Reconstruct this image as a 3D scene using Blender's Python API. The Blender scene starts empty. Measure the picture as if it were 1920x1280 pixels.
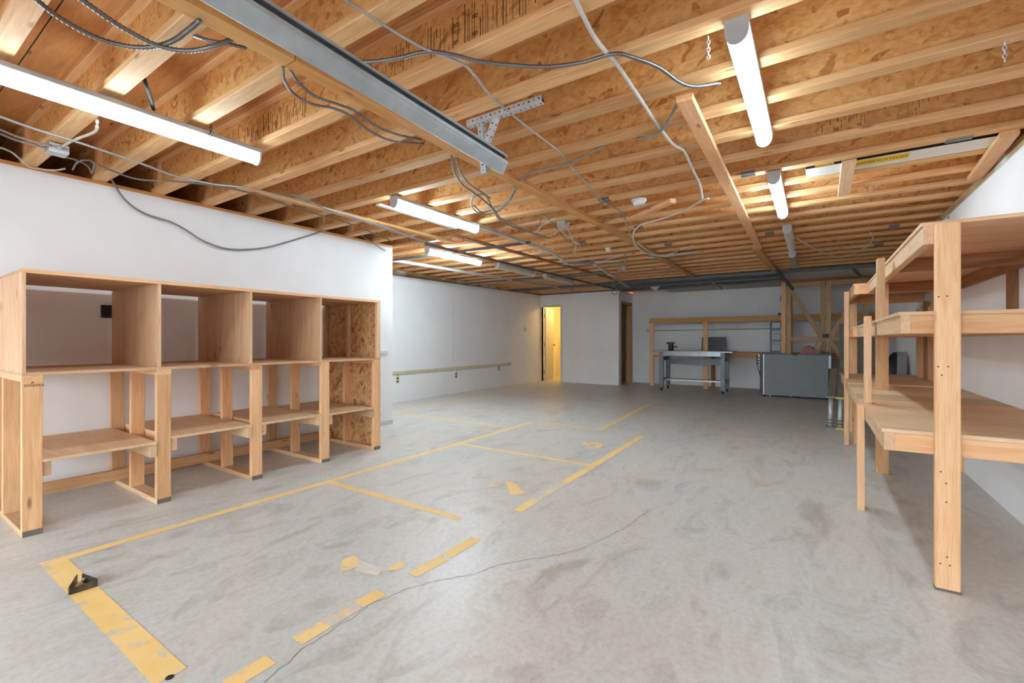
import bpy, bmesh, math, random
from mathutils import Matrix, Vector
random.seed(7)
S = bpy.context.scene
C = S.collection

# ------------------------------------------------------------------ camera
F_PX, CX, CY, EYE = 853.3, 960.0, 637.0, 1.18          # 1920x1280 frame
YAW = math.atan((1528 - 960) / F_PX)
_c, _s = math.cos(YAW), math.sin(YAW)
cam = bpy.data.objects.new('camera', bpy.data.cameras.new('camera'))
C.objects.link(cam)
cam.location = (0, 0, EYE)
cam.rotation_euler = (math.pi / 2, 0, YAW)
cam.data.sensor_width = 36
cam.data.lens = F_PX / 1920 * 36
cam.data.shift_y = -3.0 / 1920
cam.data.clip_start = 0.02
S.camera = cam

# ------------------------------------------------------------------ world, exposure
W = bpy.data.worlds.new('daylight'); S.world = W; W.use_nodes = True
bgn = W.node_tree.nodes['Background']
bgn.inputs[0].default_value = (0.82, 0.93, 1.0, 1)
bgn.inputs[1].default_value = 2.4
S.view_settings.view_transform = 'Standard'
S.view_settings.look = 'None'
S.view_settings.gamma = 1.0
S.view_settings.use_curve_mapping = False
S.view_settings.exposure = 2.0
S.cycles.max_bounces = 14
S.cycles.diffuse_bounces = 9
TUBE = 13.0            # emission of a lit diffuser
BATH = 30.0            # warm bulb in the washroom

# ------------------------------------------------------------------ pixel -> place
def ray(px, py):
    u = (px - CX) / F_PX; v = (CY - py) / F_PX
    return Vector((u * _c - _s, u * _s + _c, v))
O = Vector((0, 0, EYE))
def GZ(px, py, z=0.0):
    d = ray(px, py); return O + d * ((z - EYE) / d.z)
def GX(px, py, x):
    d = ray(px, py); return O + d * (x / d.x)
def GY(px, py, y):
    d = ray(px, py); return O + d * (y / d.y)

# ------------------------------------------------------------------ materials
def lin(c):
    return tuple((x / 12.92 if x <= .04045 else ((x + .055) / 1.055) ** 2.4) for x in [v / 255 for v in c]) + (1,)
def newmat(n, col, rough=.6, metal=0.0):
    m = bpy.data.materials.new(n); m.use_nodes = True
    b = m.node_tree.nodes['Principled BSDF']
    b.inputs['Base Color'].default_value = lin(col)
    b.inputs['Roughness'].default_value = rough
    b.inputs['Metallic'].default_value = metal
    return m, m.node_tree, b
def ramp(nt, fac, stops):
    r = nt.nodes.new('ShaderNodeValToRGB')
    el = r.color_ramp.elements
    while len(el) < len(stops): el.new(.5)
    for e, (p, c) in zip(el, stops):
        e.position = p; e.color = lin(c) if len(c) == 3 else c
    nt.links.new(fac, r.inputs[0]); return r.outputs[0]
def coords(nt, scale, rand=True):
    tc = nt.nodes.new('ShaderNodeTexCoord'); out = tc.outputs['Object']
    if rand:
        oi = nt.nodes.new('ShaderNodeObjectInfo')
        ml = nt.nodes.new('ShaderNodeMath'); ml.operation = 'MULTIPLY'; ml.inputs[1].default_value = 37.0
        nt.links.new(oi.outputs['Random'], ml.inputs[0])
        ad = nt.nodes.new('ShaderNodeVectorMath'); ad.operation = 'ADD'
        nt.links.new(out, ad.inputs[0]); nt.links.new(ml.outputs[0], ad.inputs[1]); out = ad.outputs[0]
    mp = nt.nodes.new('ShaderNodeMapping'); mp.inputs['Scale'].default_value = scale
    nt.links.new(out, mp.inputs[0]); return mp.outputs[0]
def noise(nt, vec, scale, detail=4, dist=0.0, rough=.55):
    n = nt.nodes.new('ShaderNodeTexNoise'); n.inputs['Scale'].default_value = scale
    n.inputs['Detail'].default_value = detail; n.inputs['Distortion'].default_value = dist
    n.inputs['Roughness'].default_value = rough
    nt.links.new(vec, n.inputs['Vector']); return n.outputs['Fac']
def mix(nt, a, b, fac, mode='MIX'):
    m = nt.nodes.new('ShaderNodeMixRGB'); m.blend_type = mode
    for s, v in ((m.inputs[0], fac), (m.inputs[1], a), (m.inputs[2], b)):
        if hasattr(v, 'is_linked'): nt.links.new(v, s)
        elif isinstance(v, (int, float)): s.default_value = v
        else: s.default_value = lin(v) if len(v) == 3 else v
    return m.outputs[0]
def bump(nt, b, h, st=.2, dist=.01):
    n = nt.nodes.new('ShaderNodeBump'); n.inputs['Strength'].default_value = st
    n.inputs['Distance'].default_value = dist
    nt.links.new(h, n.inputs['Height']); nt.links.new(n.outputs[0], b.inputs['Normal'])

def wood(n, light, dark, knot=(142, 96, 58), knots=True, grain=16.0, tint=.12):
    m, nt, b = newmat(n, light, .62)
    v = coords(nt, (1.1, grain, grain))
    g = noise(nt, v, 1.6, 5, 1.2)
    col = ramp(nt, g, [(.3, dark), (.62, light)])
    f = noise(nt, coords(nt, (4, 90, 90)), 2.0, 3)
    col = mix(nt, col, ramp(nt, f, [(.3, (205, 190, 175)), (.6, (255, 255, 255))]), .35, 'MULTIPLY')
    if knots:
        vo = nt.nodes.new('ShaderNodeTexVoronoi'); vo.inputs['Scale'].default_value = 1.0
        nt.links.new(coords(nt, (2.6, 9, 9)), vo.inputs['Vector'])
        k = ramp(nt, vo.outputs['Distance'], [(.05, (235, 235, 235)), (.13, (0, 0, 0))])
        col = mix(nt, col, knot, k)
    oi = nt.nodes.new('ShaderNodeObjectInfo')
    t = ramp(nt, oi.outputs['Random'], [(0, tuple(int(255 * (1 - tint * k)) for k in (1, 1.25, 1.6))), (.5, (255, 255, 255)), (1, (255, 240, 232))])
    col = mix(nt, col, t, 1.0, 'MULTIPLY')
    nt.links.new(col, b.inputs['Base Color'])
    bump(nt, b, f, .15, .003)
    return m
M = {}
M['pine'] = wood('pine_lumber', (240, 196, 150), (226, 172, 122))
M['pine_pale'] = wood('pale_pine_lumber', (236, 204, 168), (220, 180, 138))
M['flange'] = wood('joist_flange_lumber', (240, 198, 144), (224, 170, 114))
M['strap'] = wood('amber_lumber', (222, 172, 108), (204, 148, 86))
M['barn'] = wood('weathered_brown_lumber', (176, 128, 84), (128, 86, 54))
M['ply'] = wood('plywood_face', (232, 196, 160), (216, 172, 132), knot=(150, 92, 58), grain=7)
M['deckply'] = wood('subfloor_plywood', (222, 168, 104), (198, 140, 80), knot=(84, 50, 28), grain=6)
M['shelfply'] = wood('dusty_plywood', (232, 204, 168), (214, 182, 142), knots=False, grain=7)

def osb(n, a, bb, c, d):
    m, nt, b = newmat(n, a, .65)
    wn = nt.nodes.new('ShaderNodeTexNoise'); wn.inputs['Scale'].default_value = 5; wn.inputs['Detail'].default_value = 2
    nt.links.new(coords(nt, (1, 1, 1)), wn.inputs['Vector'])
    def layer(rot, sc, w):
        v = coords(nt, (1, 1, 1))
        sm = nt.nodes.new('ShaderNodeVectorMath'); sm.operation = 'SCALE'; sm.inputs['Scale'].default_value = w
        nt.links.new(wn.outputs['Color'], sm.inputs[0])
        ad = nt.nodes.new('ShaderNodeVectorMath'); ad.operation = 'ADD'
        nt.links.new(v, ad.inputs[0]); nt.links.new(sm.outputs[0], ad.inputs[1])
        mp = nt.nodes.new('ShaderNodeMapping'); mp.inputs['Rotation'].default_value = rot
        nt.links.new(ad.outputs[0], mp.inputs[0])
        m2 = nt.nodes.new('ShaderNodeMapping'); m2.inputs['Scale'].default_value = sc
        nt.links.new(mp.outputs[0], m2.inputs[0])
        vo = nt.nodes.new('ShaderNodeTexVoronoi'); vo.inputs['Scale'].default_value = 1
        nt.links.new(m2.outputs[0], vo.inputs['Vector'])
        sp = nt.nodes.new('ShaderNodeSeparateColor'); nt.links.new(vo.outputs['Color'], sp.inputs[0])
        return sp.outputs[0], sp.outputs[1]
    r1, q1 = layer((.3, .5, .4), (9, 30, 30), .12); r2, q2 = layer((-.4, -.6, -.5), (10, 34, 34), .12)
    pick = ramp(nt, noise(nt, coords(nt, (1, 1, 1)), 14, 2), [(.46, (0, 0, 0)), (.54, (255, 255, 255))])
    st = [(0, d), (.06, c), (.3, a), (1, bb)]
    col = mix(nt, ramp(nt, r1, st), ramp(nt, r2, st), pick)
    nz = noise(nt, coords(nt, (30, 60, 60)), 1, 3)
    col = mix(nt, col, ramp(nt, nz, [(.3, (222, 204, 190)), (.6, (255, 255, 255))]), .6, 'MULTIPLY')
    nt.links.new(col, b.inputs['Base Color']); bump(nt, b, r1, .12, .003)
    return m
M['osb'] = osb('joist_strand_board', (228, 174, 106), (236, 190, 126), (214, 156, 90), (184, 122, 64))
M['osb2'] = osb('strand_board_sheet', (206, 158, 104), (224, 186, 138), (180, 124, 74), (126, 76, 40))

# walls
def paint(n, col, var=6, rough=.7):
    m, nt, b = newmat(n, col, rough)
    k = noise(nt, coords(nt, (1, 1, 1), False), 1.3, 4)
    lo = tuple(max(0, c - var) for c in col); hi = tuple(min(255, c + var // 2) for c in col)
    nt.links.new(ramp(nt, k, [(.3, lo), (.7, hi)]), b.inputs['Base Color'])
    bump(nt, b, noise(nt, coords(nt, (1, 1, 1), False), 160, 2), .06, .002)
    return m
M['wall'] = paint('white_wall_paint', (241, 241, 242))
M['cream'] = paint('cream_wall_paint', (238, 230, 200))
M['trimw'] = paint('white_trim_paint', (214, 214, 216), 3, .5)
M['tile'] = paint('ceiling_tile', (206, 203, 198), 6, .9)
# raw drywall strip with blobs of joint compound
m, nt, b = newmat('raw_drywall_tape', (190, 170, 130), .9)
k = noise(nt, coords(nt, (5, 1.9, 3), False), 1.0, 1)
k2 = noise(nt, coords(nt, (1, 3, 12), False), 1.5, 3)
col = ramp(nt, k, [(.5, (184, 160, 118)), (.56, (226, 224, 216))])
col = mix(nt, col, ramp(nt, k2, [(.35, (190, 180, 150)), (.6, (255, 255, 255))]), .6, 'MULTIPLY')
nt.links.new(col, b.inputs['Base Color']); M['raw'] = m
# concrete
def concrete_colour(nt):
    v = coords(nt, (1, 1, 1), False)
    n1 = noise(nt, v, .55, 5, .6); n2 = noise(nt, coords(nt, (1.6, .7, 1), False), 2.2, 6, 1.5, .65)
    n3 = noise(nt, coords(nt, (5, 1.4, 1), False), 3.0, 8, 3.0, .75); n4 = noise(nt, v, 40, 4)
    n5 = noise(nt, v, .9, 6, 2.0, .7)
    col = ramp(nt, n1, [(.3, (214, 207, 198)), (.5, (216, 216, 212)), (.7, (204, 211, 211))])
    col = mix(nt, col, ramp(nt, n2, [(.3, (216, 212, 206)), (.5, (255, 255, 255)), (.72, (242, 238, 231))]), .9, 'MULTIPLY')
    col = mix(nt, col, (236, 232, 225), ramp(nt, n3, [(.54, (0, 0, 0)), (.70, (165, 165, 165))]))
    col = mix(nt, col, (186, 178, 168), ramp(nt, n5, [(.55, (0, 0, 0)), (.68, (110, 110, 110))]))
    col = mix(nt, col, ramp(nt, n4, [(.3, (228, 228, 228)), (.6, (255, 255, 255))]), .6, 'MULTIPLY')
    spk = nt.nodes.new('ShaderNodeTexVoronoi'); spk.inputs['Scale'].default_value = 2.6
    nt.links.new(v, spk.inputs['Vector'])
    col = mix(nt, col, (84, 78, 70), ramp(nt, spk.outputs['Distance'], [(.012, (255, 255, 255)), (.022, (0, 0, 0))]))
    return col, n2, n4
m, nt, b = newmat('concrete', (190, 190, 186), .6)
col, n2, n4 = concrete_colour(nt)
nt.links.new(col, b.inputs['Base Color'])
nt.links.new(ramp(nt, n2, [(.3, (150, 150, 150)), (.7, (185, 185, 185))]), b.inputs['Roughness'])
bump(nt, b, n4, .03, .002); M['concrete'] = m
# worn yellow paint
def worn(n, lo, hi, c0=(246, 206, 124), c1=(252, 222, 156)):
    m, nt, b = newmat(n, c0, .6)
    col, n2, n4 = concrete_colour(nt)
    v = coords(nt, (1, 1, 1), False)
    a = ramp(nt, noise(nt, v, 9, 6, 1.0, .7), [(lo, (0, 0, 0)), (hi, (255, 255, 255))])
    y = ramp(nt, noise(nt, v, 4, 4), [(.3, c0), (.7, c1)])
    nt.links.new(mix(nt, col, y, a), b.inputs['Base Color'])
    return m
M['yellow'] = worn('worn_yellow_paint', .32, .47)
M['yellow_faint'] = worn('faded_yellow_paint', .45, .68)
M['pale_patch'] = worn('rubbed_concrete_patch', .3, .6, (232, 226, 216), (226, 218, 208))

def plain(n, col, rough=.5, metal=0., var=.12, sc=8):
    m, nt, b = newmat(n, col, rough, metal)
    k = noise(nt, coords(nt, (1, 1, 1)), sc, 4)
    nt.links.new(mix(nt, col, ramp(nt, k, [(.3, tuple(int(255 * (1 - var)) for _ in range(3))), (.7, (255, 255, 255))]), 1.0, 'MULTIPLY'), b.inputs['Base Color'])
    return m
M['galv'] = plain('galvanised_steel', (206, 210, 214), .4, .35)
M['track'] = plain('steel_track', (176, 184, 188), .4, .2)
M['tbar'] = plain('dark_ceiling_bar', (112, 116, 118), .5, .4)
M['tbar_l'] = plain('white_ceiling_bar', (206, 208, 206), .5, .1)
M['armour'] = plain('armoured_cable_steel', (138, 138, 140), .35, .8)
M['armour_l'] = plain('pale_cable_armour', (188, 188, 188), .4, .5)
M['cable_g'] = plain('grey_cable_jacket', (138, 136, 132), .5)
M['cable_w'] = plain('white_cable_jacket', (218, 214, 206), .5)
M['black'] = plain('black_plastic', (30, 30, 32), .45)
M['blackm'] = plain('black_iron', (44, 46, 48), .45, .5)
M['rust'] = plain('tarnished_steel', (112, 108, 98), .4, .7, .5, 30)
M['crackc'] = plain('crack_line', (146, 138, 128), .9)
M['greym'] = plain('grey_painted_steel', (112, 118, 124), .42, .25)
M['greyp'] = plain('grey_panel_laminate', (132, 136, 138), .5, 0, .04)
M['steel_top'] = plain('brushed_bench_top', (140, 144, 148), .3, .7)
M['white'] = plain('white_plastic', (228, 228, 224), .45, 0, .03)
M['capgrey'] = plain('lamp_end_cap', (186, 188, 192), .4, 0, .03)
M['red'] = plain('red_enamel', (150, 28, 26), .4)
M['ivory'] = plain('ivory_plastic', (212, 202, 168), .5, 0, .04)
M['dark'] = plain('dark_hole', (34, 30, 26), .8)
M['ink'] = plain('stamp_ink', (64, 44, 26), .8)
M['inkl'] = plain('faded_stamp_ink', (112, 78, 44), .8)
M['carton'] = plain('white_carton', (222, 220, 214), .6, 0, .04)
M['cyellow'] = plain('yellow_print', (232, 190, 40), .6, 0, .04)
M['yring'] = plain('yellow_plastic_ring', (224, 204, 92), .5)
M['drab'] = plain('drab_board', (120, 112, 98), .7)
M['latch'] = plain('black_latch_steel', (28, 30, 32), .4, .4)
M['porcelain'] = plain('porcelain', (240, 238, 230), .2, 0, .02)
M['brass'] = plain('brass_knob', (150, 132, 92), .3, .8)
M['asphalt'] = plain('driveway_asphalt', (120, 120, 118), .9)
def emis(n, col, st):
    m, nt, b = newmat(n, (240, 240, 240), .4)
    b.inputs['Emission Color'].default_value = lin(col); b.inputs['Emission Strength'].default_value = st
    return m
for _k, _v in (('a', .55), ('r', .5), ('s', .9), ('b', .9), ('c', 2.3)): M['tube_' + _k] = emis('lit_diffuser_' + _k, (216, 241, 255), TUBE * _v)
M['bulb'] = emis('warm_bulb', (255, 214, 140), BATH)
m, nt, b = newmat('clear_diffuser', (236, 236, 234), .25)
b.inputs['Transmission Weight'].default_value = .75; M['clear'] = m
m, nt, b = newmat('opal_diffuser', (214, 212, 206), .35); M['opal'] = m

# ------------------------------------------------------------------ object helpers
WM = {}
def put(o, Mw, parent=None):
    C.objects.link(o)
    if parent is not None:
        o.parent = parent; o.matrix_local = WM[parent.name].inverted() @ Mw
    else:
        o.matrix_local = Mw
    WM[o.name] = Mw.copy()
    return o
def tag(o, label, cat, group=None):
    o['label'] = label; o['category'] = cat
    if group: o['group'] = group
    return o
def thing(name, label, cat, loc, group=None):
    o = bpy.data.objects.new(name, None); o.empty_display_size = .1
    put(o, Matrix.Translation(Vector(loc)))
    return tag(o, label, cat, group)
def struct(o): o['kind'] = 'structure'; return o
CACHE = {}
def box_mesh(L, w, t, mat, ch):
    key = (round(L, 4), round(w, 4), round(t, 4), mat, ch)
    if key in CACHE: return CACHE[key]
    e = min(ch, w * .25, t * .25); hw, ht = w / 2, t / 2
    if e > 0:
        sec = [(-hw + e, -ht), (hw - e, -ht), (hw, -ht + e), (hw, ht - e), (hw - e, ht), (-hw + e, ht), (-hw, ht - e), (-hw, -ht + e)]
    else:
        sec = [(-hw, -ht), (hw, -ht), (hw, ht), (-hw, ht)]
    n = len(sec)
    vs = [(-L / 2, y, z) for y, z in sec] + [(L / 2, y, z) for y, z in sec]
    fs = [tuple(range(n - 1, -1, -1)), tuple(range(n, 2 * n))] + [(i, (i + 1) % n, n + (i + 1) % n, n + i) for i in range(n)]
    me = bpy.data.meshes.new('board'); me.from_pydata(vs, [], fs); me.materials.append(M[mat])
    CACHE[key] = me; return me
def frame(a, b, up=(0, 0, 1)):
    a, b = Vector(a), Vector(b); x = (b - a).normalized(); u = Vector(up)
    if abs(x.dot(u)) > .99: u = Vector((0, 1, 0))
    y = u.cross(x).normalized(); z = x.cross(y)
    R = Matrix((x, y, z)).transposed().to_4x4()
    return Matrix.Translation((a + b) / 2) @ R, (b - a).length
def board(name, a, b, w, t, mat, parent=None, up=(0, 0, 1), ch=.003):
    Mw, L = frame(a, b, up)
    o = bpy.data.objects.new(name, box_mesh(L, w, t, mat, ch))
    return put(o, Mw, parent)
def block(name, lo, hi, mat, parent=None, axis='x', ch=.0015):
    """axis aligned box from lo to hi; grain along axis"""
    lo, hi = Vector(lo), Vector(hi); c = (lo + hi) / 2; d = hi - lo
    if axis == 'x': return board(name, (lo.x, c.y, c.z), (hi.x, c.y, c.z), d.y, d.z, mat, parent, (0, 0, 1), ch)
    if axis == 'y': return board(name, (c.x, lo.y, c.z), (c.x, hi.y, c.z), d.x, d.z, mat, parent, (0, 0, 1), ch)
    return board(name, (c.x, c.y, lo.z), (c.x, c.y, hi.z), d.x, d.y, mat, parent, (0, 1, 0), ch)
def obj(name, bm, mat, parent=None, Mw=None, smooth=False):
    me = bpy.data.meshes.new(name); bm.to_mesh(me); bm.free(); me.materials.append(M[mat])
    if smooth:
        for p in me.polygons: p.use_smooth = True
    return put(bpy.data.objects.new(name, me), Mw or Matrix.Identity(4), parent)
def bbox(bm, lo, hi):
    r = bmesh.ops.create_cube(bm, size=1)
    lo, hi = Vector(lo), Vector(hi); c = (lo + hi) / 2; d = hi - lo
    for v in r['verts']: v.co = Vector((v.co.x * d.x, v.co.y * d.y, v.co.z * d.z)) + c
def boxes(name, L, mat, parent=None):
    bm = bmesh.new()
    for lo, hi in L: bbox(bm, lo, hi)
    return obj(name, bm, mat, parent)
def cyl(name, a, b, r, mat, parent=None, r2=None, seg=16):
    Mw, L = frame(a, b)
    bm = bmesh.new()
    bmesh.ops.create_cone(bm, cap_ends=True, segments=seg, radius1=r, radius2=r if r2 is None else r2, depth=L)
    bmesh.ops.rotate(bm, verts=bm.verts, cent=(0, 0, 0), matrix=Matrix.Rotation(math.pi / 2, 3, 'Y'))
    return obj(name, bm, mat, parent, Mw, True)
def extrude(name, prof, a, b, mat, parent=None, up=(0, 0, 1), closed=True, smooth=False):
    """profile (y,z) swept straight from a to b"""
    Mw, L = frame(a, b, up); n = len(prof)
    vs = [(-L / 2, y, z) for y, z in prof] + [(L / 2, y, z) for y, z in prof]
    fs = [(i, (i + 1) % n, n + (i + 1) % n, n + i) for i in range(n)]
    bm = bmesh.new(); bv = [bm.verts.new(v) for v in vs]
    for f in fs: bm.faces.new([bv[i] for i in f])
    if closed:
        for f in (bv[:n][::-1], bv[n:]):
            fc = bm.faces.new(f); bmesh.ops.triangulate(bm, faces=[fc])
    bmesh.ops.recalc_face_normals(bm, faces=bm.faces)
    return obj(name, bm, mat, parent, Mw, smooth)
def catmull(P, step):
    P = [Vector(p) for p in P]; Q = [P[0] * 2 - P[1]] + P + [P[-1] * 2 - P[-2]]; out = []
    for i in range(1, len(Q) - 2):
        p0, p1, p2, p3 = Q[i - 1:i + 3]
        n = max(2, int((p2 - p1).length / step))
        for k in range(n):
            t = k / n
            out.append(.5 * ((2 * p1) + (p2 - p0) * t + (2 * p0 - 5 * p1 + 4 * p2 - p3) * t * t + (3 * p1 - p0 - 3 * p2 + p3) * t ** 3))
    return out + [P[-1]]
def tube(name, P, r, mat, parent=None, ribs=False, seg=8):
    pts = catmull(P, .0085 if ribs else .04)
    bm = bmesh.new(); prev = None; u = Vector((0, 0, 1)); first = None
    for i, p in enumerate(pts):
        d = (pts[min(i + 1, len(pts) - 1)] - pts[max(i - 1, 0)]).normalized()
        s = d.cross(u)
        if s.length < .05: s = d.cross(Vector((1, 0, 0)))
        s.normalize(); w = s.cross(d)
        rr = r * (.74 if ribs and i % 2 else 1.0)
        ring = [bm.verts.new(p + (s * math.cos(2 * math.pi * k / seg) + w * math.sin(2 * math.pi * k / seg)) * rr) for k in range(seg)]
        if prev:
            for k in range(seg): bm.faces.new((prev[k], prev[(k + 1) % seg], ring[(k + 1) % seg], ring[k]))
        else: first = ring
        prev = ring
    bm.faces.new(first[::-1]); bm.faces.new(prev)
    bmesh.ops.recalc_face_normals(bm, faces=bm.faces)
    return obj(name, bm, mat, parent, None, True)
def cable(label, pts, r, mat, ribs=False, z=2.46, name='cable', cat='cable'):
    P = []
    for p in pts:
        if len(p) == 2: P.append(GZ(p[0], p[1], z))
        else: P.append(GZ(p[0], p[1], p[2]))
    return tag(tube(name, P, r, mat, None, ribs), label, cat)
def text(name, body, size, origin, xdir, ydir, mat, parent, align='LEFT', sx=1.0):
    cu = bpy.data.curves.new(name, 'FONT'); cu.body = body; cu.size = size; cu.align_x = align; cu.align_y = 'CENTER'
    tmp = bpy.data.objects.new('tmp', cu); C.objects.link(tmp)
    dg = bpy.context.evaluated_depsgraph_get()
    me = bpy.data.meshes.new_from_object(tmp.evaluated_get(dg))
    bpy.data.objects.remove(tmp)
    for v in me.vertices: v.co.x *= sx
    me.materials.clear(); me.materials.append(M[mat])
    x = Vector(xdir).normalized(); z = x.cross(Vector(ydir)).normalized(); y = z.cross(x)
    Mw = Matrix.Translation(Vector(origin) + z * .0012) @ Matrix((x, y, z)).transposed().to_4x4()
    return put(bpy.data.objects.new(name, me), Mw, parent)
FLATN = [0]
def flat(name, pts, mat, parent, z=.0010):
    FLATN[0] += 1; z += FLATN[0] * .00002
    bm = bmesh.new(); vs = [bm.verts.new((p[0], p[1], z)) for p in pts]
    f = bm.faces.new(vs); f.normal_update()
    if f.normal.z < 0: f.normal_flip()
    bmesh.ops.triangulate(bm, faces=[f])
    return obj(name, bm, mat, parent)

# ================================================================== SETTING
XL, XLF, XR, YF, YB, ZJ = -4.95, -6.60, 1.107, 12.5, 11.40, 2.50
YREAR = -3.2
floor = struct(boxes('floor', [((-7.6, YREAR, -.12), (XR + .12, 14.0, 0))], 'concrete'))
drive = struct(boxes('driveway', [((-30, -40, -.14), (30, YREAR, -.02))], 'asphalt'))
wl = struct(boxes('wall_left', [((XL - .12, YREAR, 0), (XL, 4.40, 2.472))], 'wall'))
block('top_plate', (XL - .12, YREAR, 2.472), (XL + .004, 4.40, ZJ), 'strap', wl, 'y')
wr = struct(boxes('wall_return', [((XLF, 4.28, 0), (XL - .12, 4.40, 2.472))], 'wall'))
struct(boxes('wall_side_room', [((XLF - .1, YREAR, 0), (XLF, 4.28, 2.8))], 'wall'))
# far left wall: painted face ends along an old ceiling line, raw board above
bm = bmesh.new()
def slab_x(bm, x0, x1, y0, y1, za0, za1, zb0, zb1):
    v = [bm.verts.new(p) for p in ((x0, y0, za0), (x1, y0, za0), (x1, y1, za1), (x0, y1, za1), (x0, y0, zb0), (x1, y0, zb0), (x1, y1, zb1), (x0, y1, zb1))]
    for f in ((3, 2, 1, 0), (4, 5, 6, 7), (0, 1, 5, 4), (1, 2, 6, 5), (2, 3, 7, 6), (3, 0, 4, 7)): bm.faces.new([v[i] for i in f])
slab_x(bm, XLF - .12, XLF, 4.40, YB + .1, 0, 0, 2.385, 2.468)
wlf = struct(obj('wall_left_far', bm, 'wall'))
bm = bmesh.new(); slab_x(bm, XLF - .12, XLF - .008, 4.40, YB, 2.385, 2.467, 2.50, 2.50); obj('raw_drywall_strip', bm, 'raw', wlf)
bm = bmesh.new(); slab_x(bm, XLF, XLF + .012, 4.40, YB, 2.380, 2.462, 2.390, 2.472); obj('wall_angle', bm, 'tbar', wlf)
wrt = struct(boxes('wall_right', [((XR, YREAR, 0), (XR + .12, YF + .12, 2.42))], 'wall'))
boxes('raw_drywall_strip', [((XR + .006, YREAR, 2.42), (XR + .12, YF + .12, 2.5))], 'raw', wrt)
block('corner_bead', (XR - .002, YREAR, 2.414), (XR + .006, YF, 2.424), 'trimw', wrt, 'y')
wf = struct(boxes('wall_far', [((-4.25, YF, 0), (XR + .12, YF + .12, 2.80))], 'wall'))
DX0, DX1, DZ = -6.56, -5.95, 2.12
wb = struct(boxes('wall_washroom', [((DX1, YB, 0), (-4.25, YB + .1, 2.47)), ((XLF, YB, 0), (DX0, YB + .1, 2.47)), ((DX0, YB, DZ), (DX1, YB + .1, 2.47))], 'wall'))
block('head_track', (XLF, YB - .004, 2.462), (-4.25, YB + .1, 2.50), 'tbar', wb)
wc = struct(boxes('wall_closet', [((-4.35, YB + .1, 0), (-4.25, 11.60, 2.47)), ((-4.35, 12.36, 0), (-4.25, YF, 2.47)), ((-4.35, 11.60, 2.12), (-4.25, 12.36, 2.47))], 'wall'))
struct(boxes('wall_washroom_inner', [((-5.72, YB + .1, 0), (-5.66, 13.4, 2.47)), ((-7.2, 13.4, 0), (-4.25, 13.5, 2.47)), ((-7.2, YB, 0), (XLF - .12, YB + .1, 2.47)), ((-4.35, YF, 0), (-4.25, 13.4, 2.47))], 'cream'))
struct(boxes('ceiling_washroom', [((-7.2, YB + .1, 2.47), (-4.35, 13.5, 2.50))], 'cream'))
struct(boxes('wall_washroom_left', [((-7.2, YB + .1, 0), (-7.1, 13.4, 2.47))], 'cream'))
# unseen rear wall; its open overhead door is assumed, added as daylight source
struct(boxes('wall_rear', [((XLF, YREAR - .15, 0), (-4.6, YREAR, 2.8)), ((.75, YREAR - .15, 0), (XR + .12, YREAR, 2.8)), ((-4.6, YREAR - .15, 2.3), (.75, YREAR, 2.8))], 'wall'))

# ceiling: plywood deck on I-joists
ceil = struct(boxes('ceiling', [((XLF - .12, YREAR - .15, 2.80), (XR + .12, 14.0, 2.83))], 'deckply'))
JY0, JD = 1.70 - .0445, .4064
def joist(k):
    y = JY0 + k * JD
    x0, x1 = XLF - .1, XR + .1
    w = block('joist', (x0, y - .005, ZJ + .034), (x1, y + .005, 2.766), 'osb', ceil, 'x', 0)
    block('bottom_flange', (x0, y - .0445, ZJ), (x1, y + .0445, ZJ + .038), 'flange', w, 'x', .003)
    block('top_flange', (x0, y - .0445, 2.762), (x1, y + .0445, 2.80), 'flange', w, 'x', .003)
    if y < 4.4:
        block('web_stiffener', (XL + .02, y - .038, ZJ + .038), (XL + .10, y - .005, 2.762), 'flange', w, 'z')
    return w
J = {}
for k in range(-11, 27): J[k] = joist(k)
struct(boxes('rim_board', [((XLF - .14, YREAR - .15, 2.45), (XLF - .105, 14.0, 2.8)), ((XR + .105, YREAR - .15, 2.49), (XR + .14, YF + .1, 2.8)), ((XLF - .14, 13.5, 2.45), (-4.2, 13.54, 2.8))], 'osb'))
rg = random.Random(12)
def glue(k, x0, x1, dens):
    y = JY0 + k * JD - .005; bm = bmesh.new(); x = x0
    while x < x1:
        L = rg.uniform(.01, .16); h = rg.uniform(.002, .012)
        if rg.random() < dens: bbox(bm, (x, y - .004, ZJ + .036), (x + L, y, ZJ + .038 + h))
        x += L
    obj('glue_bead', bm, 'glue', J[k])['kind'] = 'stuff'
M['glue'] = plain('dark_red_glue', (112, 56, 34), .6)
glue(2, .05, .62, 1.0); glue(2, -1.6, .0, .3); glue(1, -2.6, -.8, .45); glue(3, -.1, 1.0, .4); glue(4, -.2, 1.0, .4); glue(5, -.6, 1.0, .5); glue(6, -1.2, 1, .4)
for kk in range(7, 14): glue(kk, -3.0, 1.0, .3)
# deck seams between plywood sheets
for y in (.62, 1.84, 3.06): block('sheet_seam', (XLF, y - .002, 2.797), (XR, y + .002, 2.8), 'dark', ceil, 'x', 0)

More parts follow.
